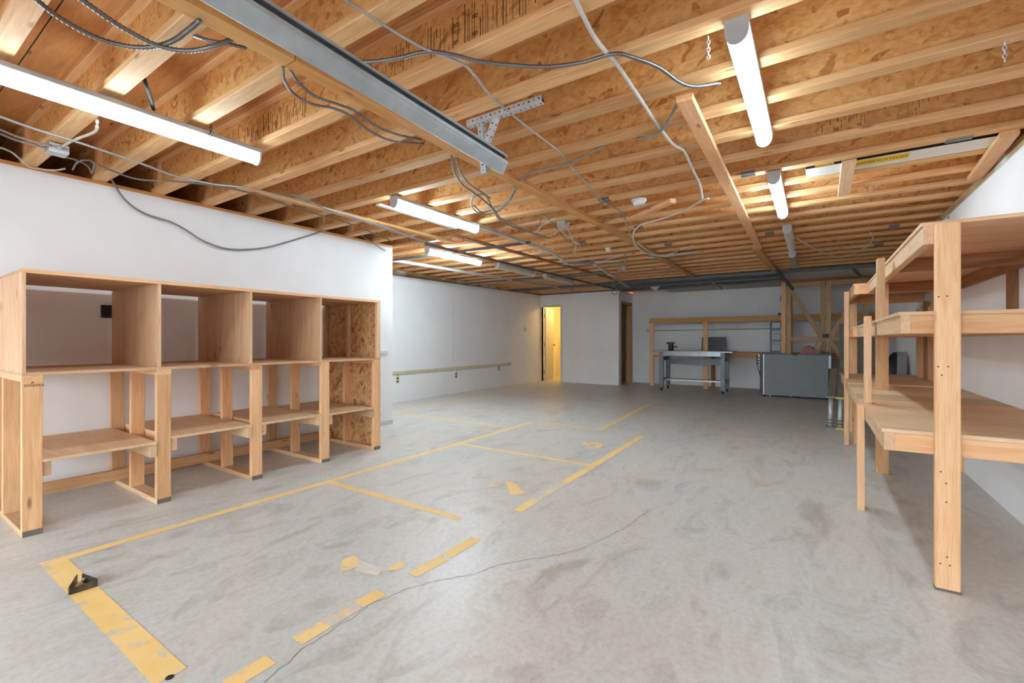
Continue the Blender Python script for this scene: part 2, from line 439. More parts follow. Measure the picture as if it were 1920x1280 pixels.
# printed grade stamps on joist webs
def stamps(k, x0, n, seed, mat='ink', z0=2.56, hmax=.16, txt=()):
    rr = random.Random(seed); y = JY0 + k * JD - .0052
    bm = bmesh.new(); x = x0
    for i in range(n):
        x += rr.uniform(.008, .035); h = rr.uniform(.03, hmax); z = z0 + rr.uniform(0, .18 - h if h < .17 else 0)
        wd = rr.choice((.0018, .0025, .004))
        bbox(bm, (x - wd / 2, y - .0008, z), (x + wd / 2, y, z + h))
    obj('stamp_print', bm, mat, J[k])['kind'] = 'stuff'
    for (tx, tz, s, body) in txt:
        text('stamp_print', body, s, (tx, y, tz), (0, 0, 1), (-1, 0, 0), mat, J[k])
stamps(0, -2.35, 30, 3, 'ink', 2.55, .13)
stamps(0, -1.62, 30, 11, 'ink', 2.55, .2, [(-1.42, 2.58, .045, '8'), (-1.42, 2.66, .045, '8'), (-1.30, 2.58, .045, '8'), (-1.30, 2.66, .045, '8')])
stamps(0, -3.1, 22, 5, 'ink', 2.55, .15)
stamps(0, -3.9, 44, 8, 'inkl', 2.55, .15)
stamps(5, .02, 34, 9, 'ink', 2.55, .07, [(.12, 2.56, .035, '8'), (.24, 2.56, .035, '8')])
stamps(-2, -2.9, 14, 21, 'inkl', 2.72, .04)

# ---- markings on the floor
def line(a, b, w=.066, mat='yellow', name='painted_line'):
    a, b = Vector(a[:2]), Vector(b[:2]); d = (b - a).normalized(); n = Vector((-d.y, d.x)) * w / 2
    return flat(name, [a + n, a - n, b - n, b + n], mat, floor)
LX, RX = -3.375, -1.78
line((LX, .64), (LX, 5.65))
line((LX - .04, .665), (RX - .1, .665), .10)
for y, a, b in ((2.31, LX, -1.95), (3.975, LX, -1.75)): line((a, y), (b, y), .062)
line(GZ(1000, 790), GZ(1130, 806), .06); line(GZ(1130, 806), GZ(1206, 819), .06, 'yellow_faint')
line(GZ(735, 772), GZ(950, 801)); line(GZ(735, 773), GZ(935, 738)); line(GZ(1128, 804), GZ(1220, 756))
line(GZ(935, 738), GZ(1205, 757), .06, 'yellow_faint')
for a, b in (((425, 1285), (508, 1236)), ((556, 1202), (610, 1170)), ((672, 1133), (716, 1110)), ((772, 1078), (832, 1046)), ((836, 1043), (894, 1009)), ((970, 958), (1002, 938)), ((1060, 904), (1205, 817))):
    pa, pb = GZ(*a), GZ(*b); line(pa, pb, .075)
line(GZ(1002, 938), GZ(1060, 904), .07, 'yellow_faint'); line(GZ(610, 1170), GZ(672, 1133), .075, 'yellow_faint')
def poly(name, px, mat): return flat(name, [GZ(*p) for p in px], mat, floor)
poly('painted_number_one', [(638, 1071), (641, 1050), (664, 1041), (673, 1048), (668, 1062), (656, 1069)], 'yellow')
poly('painted_number_one', [(730, 1064), (745, 1054), (764, 1055), (757, 1064), (740, 1070), (728, 1069)], 'yellow')
poly('painted_number_one', [(673, 1050), (720, 1066), (708, 1080), (664, 1070)], 'pale_patch')
poly('painted_number_two', [(914, 912), (926, 903), (946, 901), (955, 906), (940, 908), (930, 913)], 'yellow_faint')
poly('painted_number_two', [(946, 903), (960, 903), (970, 910), (975, 918), (986, 922), (978, 927), (957, 928), (953, 914)], 'yellow')
poly('painted_number_two', [(992, 911), (1006, 909), (1012, 913), (998, 915)], 'yellow_faint')
poly('painted_number_three', [(1066, 834), (1078, 828), (1094, 826), (1102, 830), (1096, 832), (1090, 830), (1078, 832), (1070, 837)], 'yellow_faint')
poly('painted_number_three', [(1094, 828), (1101, 832), (1113, 829), (1128, 831), (1130, 836), (1122, 840), (1106, 841), (1104, 838), (1116, 837), (1118, 833), (1108, 833), (1100, 837), (1092, 833)], 'yellow')
# hairline crack
cp = [GZ(*p) for p in [(500, 1278), (560, 1222), (600, 1196), (640, 1168), (662, 1158), (700, 1130), (760, 1105), (800, 1094), (860, 1081), (890, 1077), (935, 1058), (985, 1050), (1025, 1044), (1062, 1037), (1092, 1027), (1130, 1010), (1165, 992), (1195, 972), (1230, 948)]]
bm = bmesh.new(); prev = None; rr = random.Random(4); pts = []
for a, b2 in zip(cp, cp[1:]):
    for k in range(5):
        p = a.lerp(b2, k / 5); pts.append(p + Vector((rr.uniform(-.008, .008), rr.uniform(-.008, .008), 0)))
for i, p in enumerate(pts):
    w = .0008 + .0008 * rr.random()
    d = (pts[min(i + 1, len(pts) - 1)] - pts[max(0, i - 1)]).normalized(); n = Vector((-d.y, d.x, 0)) * w
    q = (bm.verts.new((p + n).xy.to_3d() + Vector((0, 0, .0016))), bm.verts.new((p - n).xy.to_3d() + Vector((0, 0, .0016))))
    if prev: bm.faces.new((prev[0], prev[1], q[1], q[0]))
    prev = q
obj('floor_crack', bm, 'crackc', floor)
p = GZ(318, 1270)
cyl('anchor_hole', (p.x, p.y, -.002), (p.x, p.y, .002), .013, 'blackm', floor)

# ---- wall fittings
# surface raceway and outlets on the far left wall
rc = thing('raceway', 'long cream surface raceway running low along the far left wall', 'raceway', (XLF, 5.3, .53))
block('channel', (XLF, 4.5, .53), (XLF + .035, 9.7, .585), 'ivory', rc, 'y'); block('end_fitting', (XLF, 9.7, .515), (XLF + .045, 9.82, .60), 'ivory', rc, 'y')
for i, (y, z, lb) in enumerate(((5.99, .42, 'nearest'), (7.68, .40, 'middle'), (9.31, .47, 'farthest'))):
    t = thing('wall_outlet', ('%s of the three wall outlets below the cream raceway' % lb), 'outlet', (XLF, y, z), 'outlets below the raceway')
    block('cover_plate', (XLF, y - .04, z - .06), (XLF + .006, y + .04, z + .06), 'ivory', t, 'z')
    for dz in (-.03, .03): block('socket', (XLF + .006, y - .018, z + dz - .016), (XLF + .010, y + .018, z + dz + .016), 'dark', t, 'z')
    block('conduit_stub', (XLF, y - .012, z + .06), (XLF + .022, y + .012, .53), 'ivory', t, 'z')
t = thing('light_switch', 'cream light switch on the far left wall beside the washroom door', 'switch', (XLF, 10.57, 1.42))
block('cover_plate', (XLF, 10.53, 1.41), (XLF + .007, 10.61, 1.53), 'ivory', t, 'z'); block('toggle', (XLF + .007, 10.562, 1.455), (XLF + .018, 10.578, 1.485), 'ivory', t, 'z')
tag(block('wall_batten', (XLF, 7.545, .74), (XLF + .012, 7.572, 2.08), 'trimw', None, 'z'), 'thin vertical batten strip on the far left wall', 'batten')
t = thing('wainscot_panel', 'white wainscot panel with cap rail at the corner of the left wall', 'wainscot', (XL, 3.9, 0))
block('panel', (XL, 3.42, .01), (XL + .012, 4.385, .985), 'wall', t, 'z'); block('cap_rail', (XL, 3.42, .985), (XL + .024, 4.31, 1.03), 'trimw', t, 'y'); block('base_rail', (XL + .012, 3.42, 0), (XL + .022, 4.39, .07), 'trimw', t, 'y')
t = thing('wall_socket', 'black wall socket box behind the first cubby', 'socket', (XL, 1.285, 1.37))
block('box', (XL, 1.255, 1.365), (XL + .03, 1.325, 1.47), 'black', t, 'z', .006); block('socket_face', (XL + .03, 1.27, 1.385), (XL + .034, 1.31, 1.45), 'blackm', t, 'z')
# washroom door, frame, closet frame
tr = struct(block('trim_1', (DX0 - .0, YB - .012, DZ), (DX1 + .05, YB + .1, DZ + .05), 'trimw'))
block('casing', (DX1, YB - .012, 0), (DX1 + .05, YB + .1, DZ), 'trimw', tr, 'z'); block('casing', (DX0 - .035, YB - .012, 0), (DX0, YB + .1, DZ), 'trimw', tr, 'z')
ang = math.radians(97)
hx, hy = DX0 + .05, YB + .10
dv = Vector((math.cos(ang), math.sin(ang), 0))
d1 = struct(board('door_1', Vector((hx, hy, 1.06)), Vector((hx, hy, 1.06)) + dv * .64, .036, 2.08, 'trimw', None))
kp = Vector((hx, hy, 1.03)) + dv * .58; nn = Vector((dv.y, -dv.x, 0))
cyl('knob_stem', kp, kp + nn * .05, .012, 'brass', d1)
bm = bmesh.new(); bmesh.ops.create_uvsphere(bm, u_segments=14, v_segments=8, radius=.028); obj('knob', bm, 'brass', d1, Matrix.Translation(kp + nn * .065), True)
for z in (.25, 1.05, 1.88): cyl('hinge', (hx, hy - .03, z - .05), (hx, hy - .03, z + .05), .009, 'brass', d1)
tr = struct(block('trim_2', (-4.36, 11.56, 2.12), (-4.235, 12.40, 2.20), 'barn', None, 'y'))
block('jamb', (-4.36, 11.56, 0), (-4.235, 11.62, 2.12), 'barn', tr, 'z'); block('jamb', (-4.36, 12.25, 0), (-4.235, 12.40, 2.12), 'pine', tr, 'z')
# washroom fittings
t = thing('vanity', 'white washroom vanity with sink top seen through the open door', 'vanity', (-5.85, 12.5, 0))
block('cabinet', (-6.02, 12.25, .0), (-5.74, 12.85, .80), 'porcelain', t, 'z'); block('sink_top', (-6.12, 12.15, .80), (-5.73, 12.92, .87), 'porcelain', t, 'x', .02)
cyl('drain_opening', (-5.95, 12.251, .33), (-5.95, 12.235, .33), .10, 'dark', t, None, 20)
cyl('faucet', (-5.80, 12.5, .87), (-5.80, 12.5, 1.0), .015, 'galv', t)
t = thing('ceiling_globe', 'glowing globe lamp on the washroom ceiling', 'lamp', (-6.15, 12.3, 2.47))
cyl('lamp_base', (-6.15, 12.3, 2.44), (-6.15, 12.3, 2.47), .06, 'white', t)
bm = bmesh.new(); bmesh.ops.create_uvsphere(bm, u_segments=16, v_segments=10, radius=.08); obj('globe', bm, 'bulb', t, Matrix.Translation((-6.15, 12.3, 2.37)), True)

# ================================================================== CEILING THINGS
def strip_light(x, y0, lit, label, kind=None, z=ZJ, L=1.22, group='strip lights under the joists'):
    t = thing('strip_light', label, 'light', (x, y0 + L / 2, z), group)
    block('housing', (x - .046, y0 + .01, z - .03), (x + .046, y0 + L - .01, z), 'capgrey', t, 'y', .004)
    prof = [(.043, -.0)] + [(.043 * math.cos(a), -.02 - .050 * math.sin(a)) for a in [math.pi * k / 14 for k in range(15)]] + [(-.043, .0)]
    extrude('diffuser', prof, (x, y0 + .012, z - .028), (x, y0 + L - .012, z - .028), 'tube_' + lit if lit else (kind or 'opal'), t, smooth=False)
    cp = [(.046, .03)] + [(.046 * math.cos(a), -.02 - .054 * math.sin(a)) for a in [math.pi * k / 14 for k in range(15)]] + [(-.046, .03)]
    for ya, yb in ((y0, y0 + .012), (y0 + L - .012, y0 + L)):
        extrude('end_cap', cp, (x, ya, z - .03), (x, yb, z - .03), 'capgrey', t)
    return t
L1 = strip_light(-3.16, .405, 'a', 'lit strip light nearest the camera, above the cubby shelves', z=2.47)
strip_light(-3.19, 2.845, 'b', 'lit strip light past the left wall cubbies, second of the left row', z=2.485)
strip_light(-4.56, 4.68, 'c', 'lit strip light by the far left wall beyond the corner', z=2.49)
strip_light(-4.5, 6.3, False, 'unlit strip light just beyond the lit one by the far left wall', z=2.49)
strip_light(-4.45, 7.85, False, 'farthest unlit strip light in the left row near the washroom', z=2.49)
strip_light(-.268, 2.06, 'r', 'large lit strip light on the right, nearest of the right row')
strip_light(-.268, 4.06, 's', 'second lit strip light in the right row', z=2.49)
strip_light(-.265, 6.03, False, 'unlit white strip light, third in the right row', z=2.49)
strip_light(-.28, 7.85, False, 'farthest strip light of the right row with a clear cover', 'clear', z=2.49)
def chain(parent, a, b, name='chain', sag=.0, mat='blackm', r=.009, w=.0022):
    a, b = Vector(a), Vector(b); L = (b - a).length; n = max(3, int(L / (r * 1.9)))
    bm = bmesh.new()
    for i in range(n):
        t0 = (i + .5) / n; p = a.lerp(b, t0) + Vector((0, 0, -sag * 4 * t0 * (1 - t0)))
        d = (b - a).normalized()
        q = d.to_track_quat('X', 'Z').to_matrix() @ Matrix.Rotation(math.pi / 2 * (i % 2), 3, 'X')
        ring = []
        for k in range(10):
            ph = 2 * math.pi * k / 10; c0 = Vector((r * 1.3 * math.cos(ph), r * .8 * math.sin(ph), 0)); o = Vector((math.cos(ph), math.sin(ph), 0))
            ring.append([bm.verts.new(p + q @ (c0 + o * w * math.cos(2 * math.pi * j / 5) + Vector((0, 0, w * math.sin(2 * math.pi * j / 5))))) for j in range(5)])
        for k in range(10):
            for j in range(5): bm.faces.new((ring[k][j], ring[(k + 1) % 10][j], ring[(k + 1) % 10][(j + 1) % 5], ring[k][(j + 1) % 5]))
    return obj(name, bm, mat, parent, None, True)
for px in ((335, 225), (350, 232)): pass
chain(L1, (-3.10, 1.30, 2.39), (-3.08, 1.30, 2.50)); chain(L1, (-3.22, 1.30, 2.39), (-3.24, 1.30, 2.50)); chain(L1, (-3.22, 1.30, 2.385), (-3.10, 1.30, 2.385))
t = thing('hanging_chain', 'short steel chain dangling from a joist left of the large right strip light', 'chain', GZ(1328, 68, 2.5))
chain(t, GZ(1328, 68, 2.5), GZ(1328, 68, 2.5) + Vector((0, 0, -.10)), mat='galv', r=.008)
t = thing('hanging_chain', 'short steel chain looped from a joist at the upper right edge', 'chain', GZ(1885, 80, 2.5))
pc = GZ(1884, 78, 2.5); chain(t, pc + Vector((.0, 0, 0)), pc + Vector((-.0, 0, -.09)), mat='galv', r=.008); chain(t, pc, pc + Vector((.10, .0, .02)), mat='galv', r=.008)

# long strapping under the joists
def strap(name, label, x0, y0, x1, y1, w=.089, t=.038, mat='strap', z=ZJ):
    o = board(name, (x0, y0, z - t / 2), (x1, y1, z - t / 2), w, t, mat); return tag(o, label, 'board', 'boards nailed under the joists')
strap('strapping_board', 'nearest length of the long amber strapping board beside the steel track', -2.03, -1.4, -2.03, 1.185)
strap('strapping_board', 'second length of the long amber strapping board, alongside the track end', -2.03, 1.19, -2.04, 2.36)
strap('strapping_board', 'third length of the amber strapping board, past the end of the track', -2.05, 2.365, -2.02, 4.75)
strap('strapping_board', 'farthest length of the amber strapping board running to the back of the room', -2.0, 4.755, -2.08, 10.0, z=ZJ - .001)
strap('ceiling_plank', 'pale plank under the joists left of the large right strip light', -.585, 2.55, -.66, 7.3, .085, .036, 'pine')
strap('ceiling_plank', 'darker plank under the joists near the back, beyond the pale plank', -.70, 7.32, -.62, 9.9, .10, .038, 'strap')
strap('strapping_board', 'thin strapping board carrying cables along the left side', -4.1, 2.05, -4.02, 4.6, .07, .03, 'strap')
strap('strapping_board', 'strapping board behind the dark ceiling bars on the left', -3.75, 4.3, -3.6, 9.6, .07, .03, 'barn', ZJ - .001)
a, b2 = GZ(1592, 302, 2.49), GZ(1582, 365, 2.49)
tag(board('short_block', a, b2, .09, .02, 'pine_pale'), 'short pale board crossing joists below the shop light carton', 'board')
a, b2 = GZ(1893, 250, 2.48), GZ(1828, 333, 2.48)
tag(board('short_block', a, b2, .089, .038, 'pine'), 'short lumber block under the joists against the right wall', 'board')
a, b2 = GZ(1188, 408, 2.46), GZ(1262, 376, 2.44)
tag(board('short_block', a, b2, .06, .04, 'pine'), 'loose lumber block hanging beside the smoke detector', 'board')
tag(block('white_lath', (-3.55, 2.95, ZJ - .014), (-3.50, 4.1, ZJ), 'trimw', None, 'y'), 'thin white slat under the joists above the second left strip light', 'slat')
a, b2 = GZ(1052, 496, 2.49), GZ(1165, 489, 2.49)
tag(board('white_sheet', a, b2, .14, .012, 'tile'), 'narrow pale panel strip under the joists left of the strapping board', 'panel')
a, b2 = GZ(1216, 484, 2.49), GZ(1310, 472, 2.49)
tag(board('white_sheet', a, b2, .12, .012, 'tile'), 'narrow pale panel strip under the joists right of the strapping board', 'panel')
# shop light carton lying above the boards
t = thing('shop_light_carton', 'long white and black shop light carton under the joists at right', 'carton', (.45, 4.35, 2.5))
ca, cb, cz = 4.205, 4.425, ZJ + .001
block('carton_body', (-.06, ca, cz), (1.09, cb, cz + .05), 'carton', t, 'x')
block('black_side', (-.06, ca - .001, cz + .002), (1.09, ca, cz + .048), 'black', t, 'x', 0)
block('yellow_panel', (.24, ca + .012, cz - .0008), (.56, cb - .085, cz), 'cyellow', t, 'x', 0)
text('printed_name', "LAMPE D'ATELIER", .05, (.262, ca + .075, cz - .0008), (1, 0, 0), (0, -1, 0), 'ink', t, 'LEFT', .76)
block('yellow_mark', (.0, ca - .0015, cz + .006), (.12, ca - .001, cz + .03), 'cyellow', t, 'x', 0)

# metal clips / plates
for (px, py, L, lb) in ((1789, 274, .13, 'grey metal clip overlapping the shop light carton near the right wall'), (1408, 340, .10, 'grey metal clip between the pale plank and the second right strip light'), (1145, 383, .10, 'grey metal clip left of the smoke detector'), (1206, 432, .10, 'grey metal clip below the smoke detector'), (1258, 463, .10, 'grey metal clip on a far joist near the pale panel strip'), (1445, 443, .10, 'grey metal clip on a joist beside the third right strip light'), (1092, 455, .1, 'grey metal clip on a joist near the hanging cable tangle'), (1680, 420, .1, 'grey metal clip on a joist above the storage rack'), (1650, 456, .1, 'grey metal clip on a far joist above the loose cable at right')):
    p = GZ(px, py, ZJ)
    p.y = JY0 + round((p.y - JY0) / JD) * JD if px != 1789 else 4.13
    t = thing('metal_clip', lb, 'metal clip', p, 'grey clips on the joists')
    block('plate', (p.x - L / 2, p.y - .025, p.z - .004), (p.x + L / 2, p.y + .025, p.z), 'greym', t, 'x', 0)
    block('lip', (p.x - L / 2, p.y - .049, p.z - .002), (p.x + L / 2, p.y - .0445, p.z + .022), 'greym', t, 'x', 0)
p = GZ(1635, 355, 2.47); tag(board('metal_tab', p + Vector((-.02, 0, -.03)), p + Vector((.03, 0, .03)), .04, .003, 'galv'), 'small bent galvanised tab hanging off a joist at right', 'metal tab')
# smoke detectors
def detector(px, py, r, label):
    p = GZ(px, py, ZJ - .02); t = thing('smoke_detector', label, 'smoke detector', (p.x, p.y, ZJ))
    cyl('base_plate', (p.x, p.y, ZJ), (p.x, p.y, ZJ - .015), r, 'white', t, None, 28)
    cyl('cover', (p.x, p.y, ZJ - .015), (p.x, p.y, ZJ - .05), r * .96, 'white', t, r * .7, 28)
    cyl('sensor_grille', (p.x, p.y, ZJ - .05), (p.x, p.y, ZJ - .058), r * .35, 'capgrey', t, None, 20)
detector(1198, 378, .07, 'white round smoke detector on the joists in the middle of the ceiling')
detector(1141, 467, .045, 'small white round detector farther back beside the cable bundle')
# steel overhead door track and its slotted angle hanger
RX0, ZT = -1.565, 2.245
t = thing('door_track', 'steel overhead door track hanging beside the strapping board', 'track', (RX0, 0, ZT), )
C1 = [(-.025, -.05), (-.018, -.052), (.010, -.005), (.012, .0), (.018, .004), (.02, .02), (.016, .022), (-.002, .022), (-.004, .018), (.0, .012), (-.004, .0), (-.010, -.018)]
C1 = [(-y, z) for y, z in C1]
TA, TB = Vector((RX0, -1.5, 2.345)), Vector((RX0, 2.28, 2.238))
extrude('channel', C1, TA, TB, 'track', t)
extrude('shaded_web', [(-y, z) for y, z in ((-.012, .018), (-.004, .018), (-.004, .056), (-.012, .056))], TA, TB, 'steel_top', t)  # darker steel stands in for the shade under the top lip
extrude('top_lip', [(-y, z) for y, z in ((-.012, .056), (.014, .056), (.014, .046), (.017, .046), (.017, .059), (-.012, .059))], TA, TB, 'track', t)
block('end_slot', (RX0 - .02, 2.17, ZT - .022), (RX0 - .008, 2.21, ZT - .012), 'white', t, 'y', 0)
cyl('end_bolt', (RX0 - .02, 2.25, ZT), (RX0 + .012, 2.25, ZT), .008, 'galv', t)
t = thing('angle_hanger', 'perforated galvanised angle hanger holding the end of the door track', 'hanger', (-1.5, 2.14, ZJ))
def slotted(name, a, b, w=.036, up=(0, 0, 1), flip=1):
    Mw, L = frame(a, b, up)
    o = extrude(name, [(0, 0), (w * flip, 0), (w * flip, .003), (.003 * flip, .003), (.003 * flip, w), (0, w)], a, b, 'galv', t, up)
    bm = bmesh.new(); n = int(L / .032)
    for i in range(n):
        x = -L / 2 + (i + .5) * L / n; s = .010 if i % 2 else .005
        bbox(bm, (x - s / 2, w * flip * .55 - .004, -.0008), (x + s / 2, w * flip * .55 + .004, 0))
        bbox(bm, (x - s / 2, -.0008 if flip > 0 else 0, w * .55 - .004), (x + s / 2, 0 if flip > 0 else .0008, w * .55 + .004))
    return o, bm, Mw
o, bm, Mw = slotted('cross_angle', (-1.74, 2.120, ZJ - .04), (-1.22, 2.120, ZJ - .04)); obj('slots', bm, 'dark', o, Mw)['kind'] = 'stuff'
o, bm, Mw = slotted('drop_angle', (-1.645, 2.150, ZJ - .03), (-1.628, 2.165, 2.175), .036, (0, 1, 0), 1); obj('slots', bm, 'dark', o, Mw)['kind'] = 'stuff'
o, bm, Mw = slotted('brace_angle', (-1.51, 2.122, ZJ - .03), (-1.628, 2.145, 2.29), .03, (0, 1, 0), 1); obj('slots', bm, 'dark', o, Mw)['kind'] = 'stuff'

# remains of the suspended ceiling
TP = [(-.012, 0), (.012, 0), (.012, .003), (.002, .003), (.002, .036), (-.002, .036), (-.002, .003), (-.012, .003)]
def tee(label, a, b, mat='tbar', sc=1.0):
    o = extrude('ceiling_bar', [(y * sc, z * sc) for y, z in TP], a, b, mat); return tag(o, label, 'ceiling bar', 'leftover ceiling grid bars')
tee('dark grid bar crossing the left bay toward the strapping board', (-5.45, 4.85, 2.40), (-3.0, 4.93, 2.40))
tee('perforated grid bar running back past the unlit left strip lights', (-4.18, 4.25, 2.40), (-4.12, 10.9, 2.42), 'tbar')
tee('pale grid bar along the top of the far left wall', (-5.48, 4.82, 2.40), (-5.15, 10.6, 2.44), 'tbar_l', 1.3)
tee('grid bar starting beside the second left strip light', (-3.07, 3.95, 2.41), (-3.08, 5.6, 2.40), 'tbar_l', 1.2)
tee('bent lower run of the grid bar ahead of the washroom', (-3.08, 5.6, 2.40), GZ(1063, 495, 2.36), 'tbar_l', 1.2)
tee('dark cross bar at the step in the bent grid bar', GZ(1063, 495, 2.37), GZ(1112, 495, 2.38), 'tbar')
tee('grid bar angling down toward the closet doorway', GZ(1112, 495, 2.38), GZ(1180, 540, 2.40), 'tbar_l', 1.2)
tee('dark grid bar crossing the ceiling in front of the washroom', (-6.5, 7.9, 2.42), (-3.2, 8.1, 2.42))
tee('long dark grid bar across the back of the ceiling', (-6.5, 9.85, 2.43), (1.08, 9.95, 2.43), 'tbar', 1.6)
tee('dark grid bar just behind the long one across the back', (-4.1, 10.7, 2.43), (-.6, 10.75, 2.43), 'tbar', 1.6)
tee('dark grid bar along the edge of the remaining ceiling tiles', (-4.2, 11.45, 2.43), (-.6, 11.35, 2.43), 'tbar', 1.6)
tee('short pale cross bar between the remaining ceiling tiles', (-1.88, 10.8, 2.42), (-1.91, 12.3, 2.42), 'tbar_l', 1.4)
tee('drooping dark grid bar in front of the lumber closet doors', GZ(1455, 507, 2.41), GY(1487, 544, 11.15), 'tbar', 2.0)
tee('grid bar above the far end of the storage rack', (.55, 9.95, 2.42), (.75, 11.25, 2.42), 'tbar', 1.6)
for (x0, x1, y0, y1, z, lb) in ((-3.2, -1.93, 11.48, 12.48, 2.445, 'pale ceiling tile left of the cross bar by the far wall'), (-1.87, -.66, 11.38, 12.48, 2.445, 'pale ceiling tile right of the cross bar by the far wall'), (-.50, 1.09, 9.98, 11.24, 2.445, 'pale ceiling tile above the lumber closet doors')):
    tag(block('ceiling_tile', (x0, y0, z), (x1, y1, z + .015), 'tile', None, 'x'), lb, 'ceiling tile', 'leftover ceiling tiles')
tag(boxes('void_shade_sheet', [((-4.2, 9.97, 2.47), (-.6, 11.4, 2.485))], 'tbar'), 'dark sheet standing in for the unlit void above the bare grid at the back of the ceiling', 'panel')  # dark sheet stands in for the shade of the open void
pt = GY(1228, 541, 10.74)
pt.z = 2.415; a = pt + Vector((-.12, .0, .02))
bm = bmesh.new(); v = [bm.verts.new(q) for q in (pt + Vector((-.13, 0, .02)), pt + Vector((.13, 0, .02)), pt + Vector((0, .02, -.09)), pt + Vector((-.13, .01, .02)), pt + Vector((.13, .01, .02)), pt + Vector((0, .03, -.09)))]
for f in ((0, 1, 2), (5, 4, 3), (0, 3, 4, 1), (1, 4, 5, 2), (2, 5, 3, 0)): bm.faces.new([v[i] for i in f])
tag(obj('tile_scrap', bm, 'tile'), 'triangular scrap of ceiling tile hanging near the closet doorway', 'tile scrap')

# junction boxes
def jbox(p, s, label, tabs=True):
    t = thing('junction_box', label, 'junction box', p)
    block('box', p - Vector((s, s, s * .55)), p + Vector((s, s, s * .55)), 'galv', t, 'x', .004)
    block('cover', p - Vector((s * .95, s * .95, s * .62)), p + Vector((s * .95, s * .95, -s * .55)), 'galv', t, 'x', .001)
    for dx in (-1, 1): cyl('connector', p + Vector((dx * s, 0, 0)), p + Vector((dx * (s + .03), 0, 0)), .012, 'galv', t)
jbox(GZ(107, 281, 2.46), .05, 'galvanised junction box under the joists above the left wall')
jbox(GZ(1056, 420, 2.47), .05, 'galvanised junction box in the cable tangle at mid ceiling')
jbox(GZ(1168, 502, 2.47), .05, 'galvanised junction box far back near the strapping board')

# cables
cable('thick dark armoured cable looping at the upper left, lower of two', [(55, -12), (110, 32), (175, 68), (235, 86), (285, 88), (325, 76), (352, 57), (375, 38)], .011, 'armour', True, 2.44, 'armoured_cable')
cable('thick dark armoured cable looping at the upper left, upper of two', [(140, -10), (205, 36), (262, 70), (305, 88), (350, 95), (395, 88), (437, 72, 2.49)], .011, 'armour', True, 2.43, 'armoured_cable')
cable('short armoured cable end beside the strapping board', [(365, 67, 2.5), (392, 76), (425, 82), (462, 90, 2.49)], .009, 'armour', True, 2.47, 'armoured_cable')
cable('armoured cable sagging left of the strapping board, longer of a pair', [(531, 124, 2.49), (533, 148), (550, 175), (585, 195), (625, 203), (655, 216), (690, 243), (735, 264), (795, 270, 2.49)], .008, 'armour', True, 2.45, 'armoured_cable')
cable('armoured cable sagging left of the strapping board, shorter of a pair', [(545, 132, 2.49), (560, 155), (590, 180), (635, 196), (665, 208), (705, 236), (745, 252), (790, 262, 2.49)], .008, 'armour', True, 2.46, 'armoured_cable')
cable('long armoured cable winding from the track across to the right', [(628, 113, 2.49), (690, 116), (745, 109), (800, 97), (850, 103), (905, 116), (1010, 125), (1085, 118), (1150, 101), (1185, 107), (1235, 126), (1275, 154), (1305, 162), (1350, 155, 2.5)], .010, 'armour', True, 2.47, 'armoured_cable')
cable('pale armoured cable running from the top centre down to the middle of the ceiling', [(640, -5), (720, 47), (790, 88), (862, 117), (888, 138), (925, 184), (985, 235), (1020, 262), (1054, 290), (1078, 322), (1115, 362), (1135, 382), (1165, 398), (1176, 425), (1186, 445)], .007, 'armour_l', True, 2.47, 'armoured_cable')
cable('straight white cable running back from the top edge right of centre', [(1076, -8), (1090, 22), (1118, 75), (1157, 121), (1195, 177), (1234, 235), (1262, 270), (1281, 281), (1291, 300), (1300, 320), (1312, 345), (1317, 372)], .010, 'cable_w', False, 2.48)
cable('white cable curving from the conduit end back to the left', [(1330, 372), (1316, 375), (1285, 393), (1240, 410), (1205, 420), (1190, 432), (1187, 446), (1194, 462), (1210, 474), (1240, 480), (1262, 476)], .009, 'cable_w', False, 2.44)
cable('dark cable dipping behind the straight white cable', [(1270, 192, 2.5), (1256, 222), (1236, 248), (1215, 258), (1195, 259, 2.5)], .009, 'cable_g', False, 2.47)
cable('dark cable strung across joists ahead of the track end', [(1132, 274, 2.5), (1090, 295), (1070, 305), (1030, 315), (1000, 322), (978, 335), (966, 352), (958, 372), (935, 390), (905, 398), (888, 385)], .008, 'cable_g', False, 2.47)
# along the left wall
cable('pale armoured cable stretched along above the left wall', [(-20, 211), (60, 240), (150, 268), (260, 305), (330, 330), (400, 345), (460, 352), (540, 370), (590, 384), (650, 402), (720, 425), (780, 447), (830, 462)], .009, 'armour_l', True, 2.45, 'armoured_cable')
cable('upper pale armoured cable feeding the junction box above the left wall', [(-15, 236), (30, 255), (60, 264), (96, 274)], .008, 'armour_l', True, 2.46, 'armoured_cable')
cable('lower pale armoured cable feeding the junction box above the left wall', [(-15, 244), (30, 262), (60, 270), (92, 279)], .008, 'armour_l', True, 2.46, 'armoured_cable')
cable('white bent cable leaving the junction box above the left wall', [(118, 274), (140, 262), (176, 248), (182, 236), (182, 224, 2.5)], .008, 'cable_w', False, 2.46)
cable('grey cable arching over the left wall plate', [(115, 293), (150, 302), (168, 315), (172, 325), (176, 305), (160, 300), (145, 304), (136, 318)], .006, 'cable_g', False, 2.48)
cable('grey cable running along over the left wall toward the corner', [(172, 303), (215, 322), (260, 336), (330, 340), (400, 348), (470, 362), (540, 385), (600, 403), (660, 421), (735, 452)], .007, 'cable_g', False, 2.46)
cable('white cable end lying over the near end of the left wall', [(-5, 275), (20, 284), (40, 300), (60, 314), (100, 319), (122, 316)], .006, 'cable_w', False, 2.47)
P = [GX(x, y, XL + .04) for x, y in ((182, 300), (198, 322), (214, 344), (226, 364), (245, 384), (275, 402), (320, 416), (350, 432), (378, 450), (415, 464), (450, 468), (500, 464), (545, 452), (590, 438), (617, 427), (640, 418))]
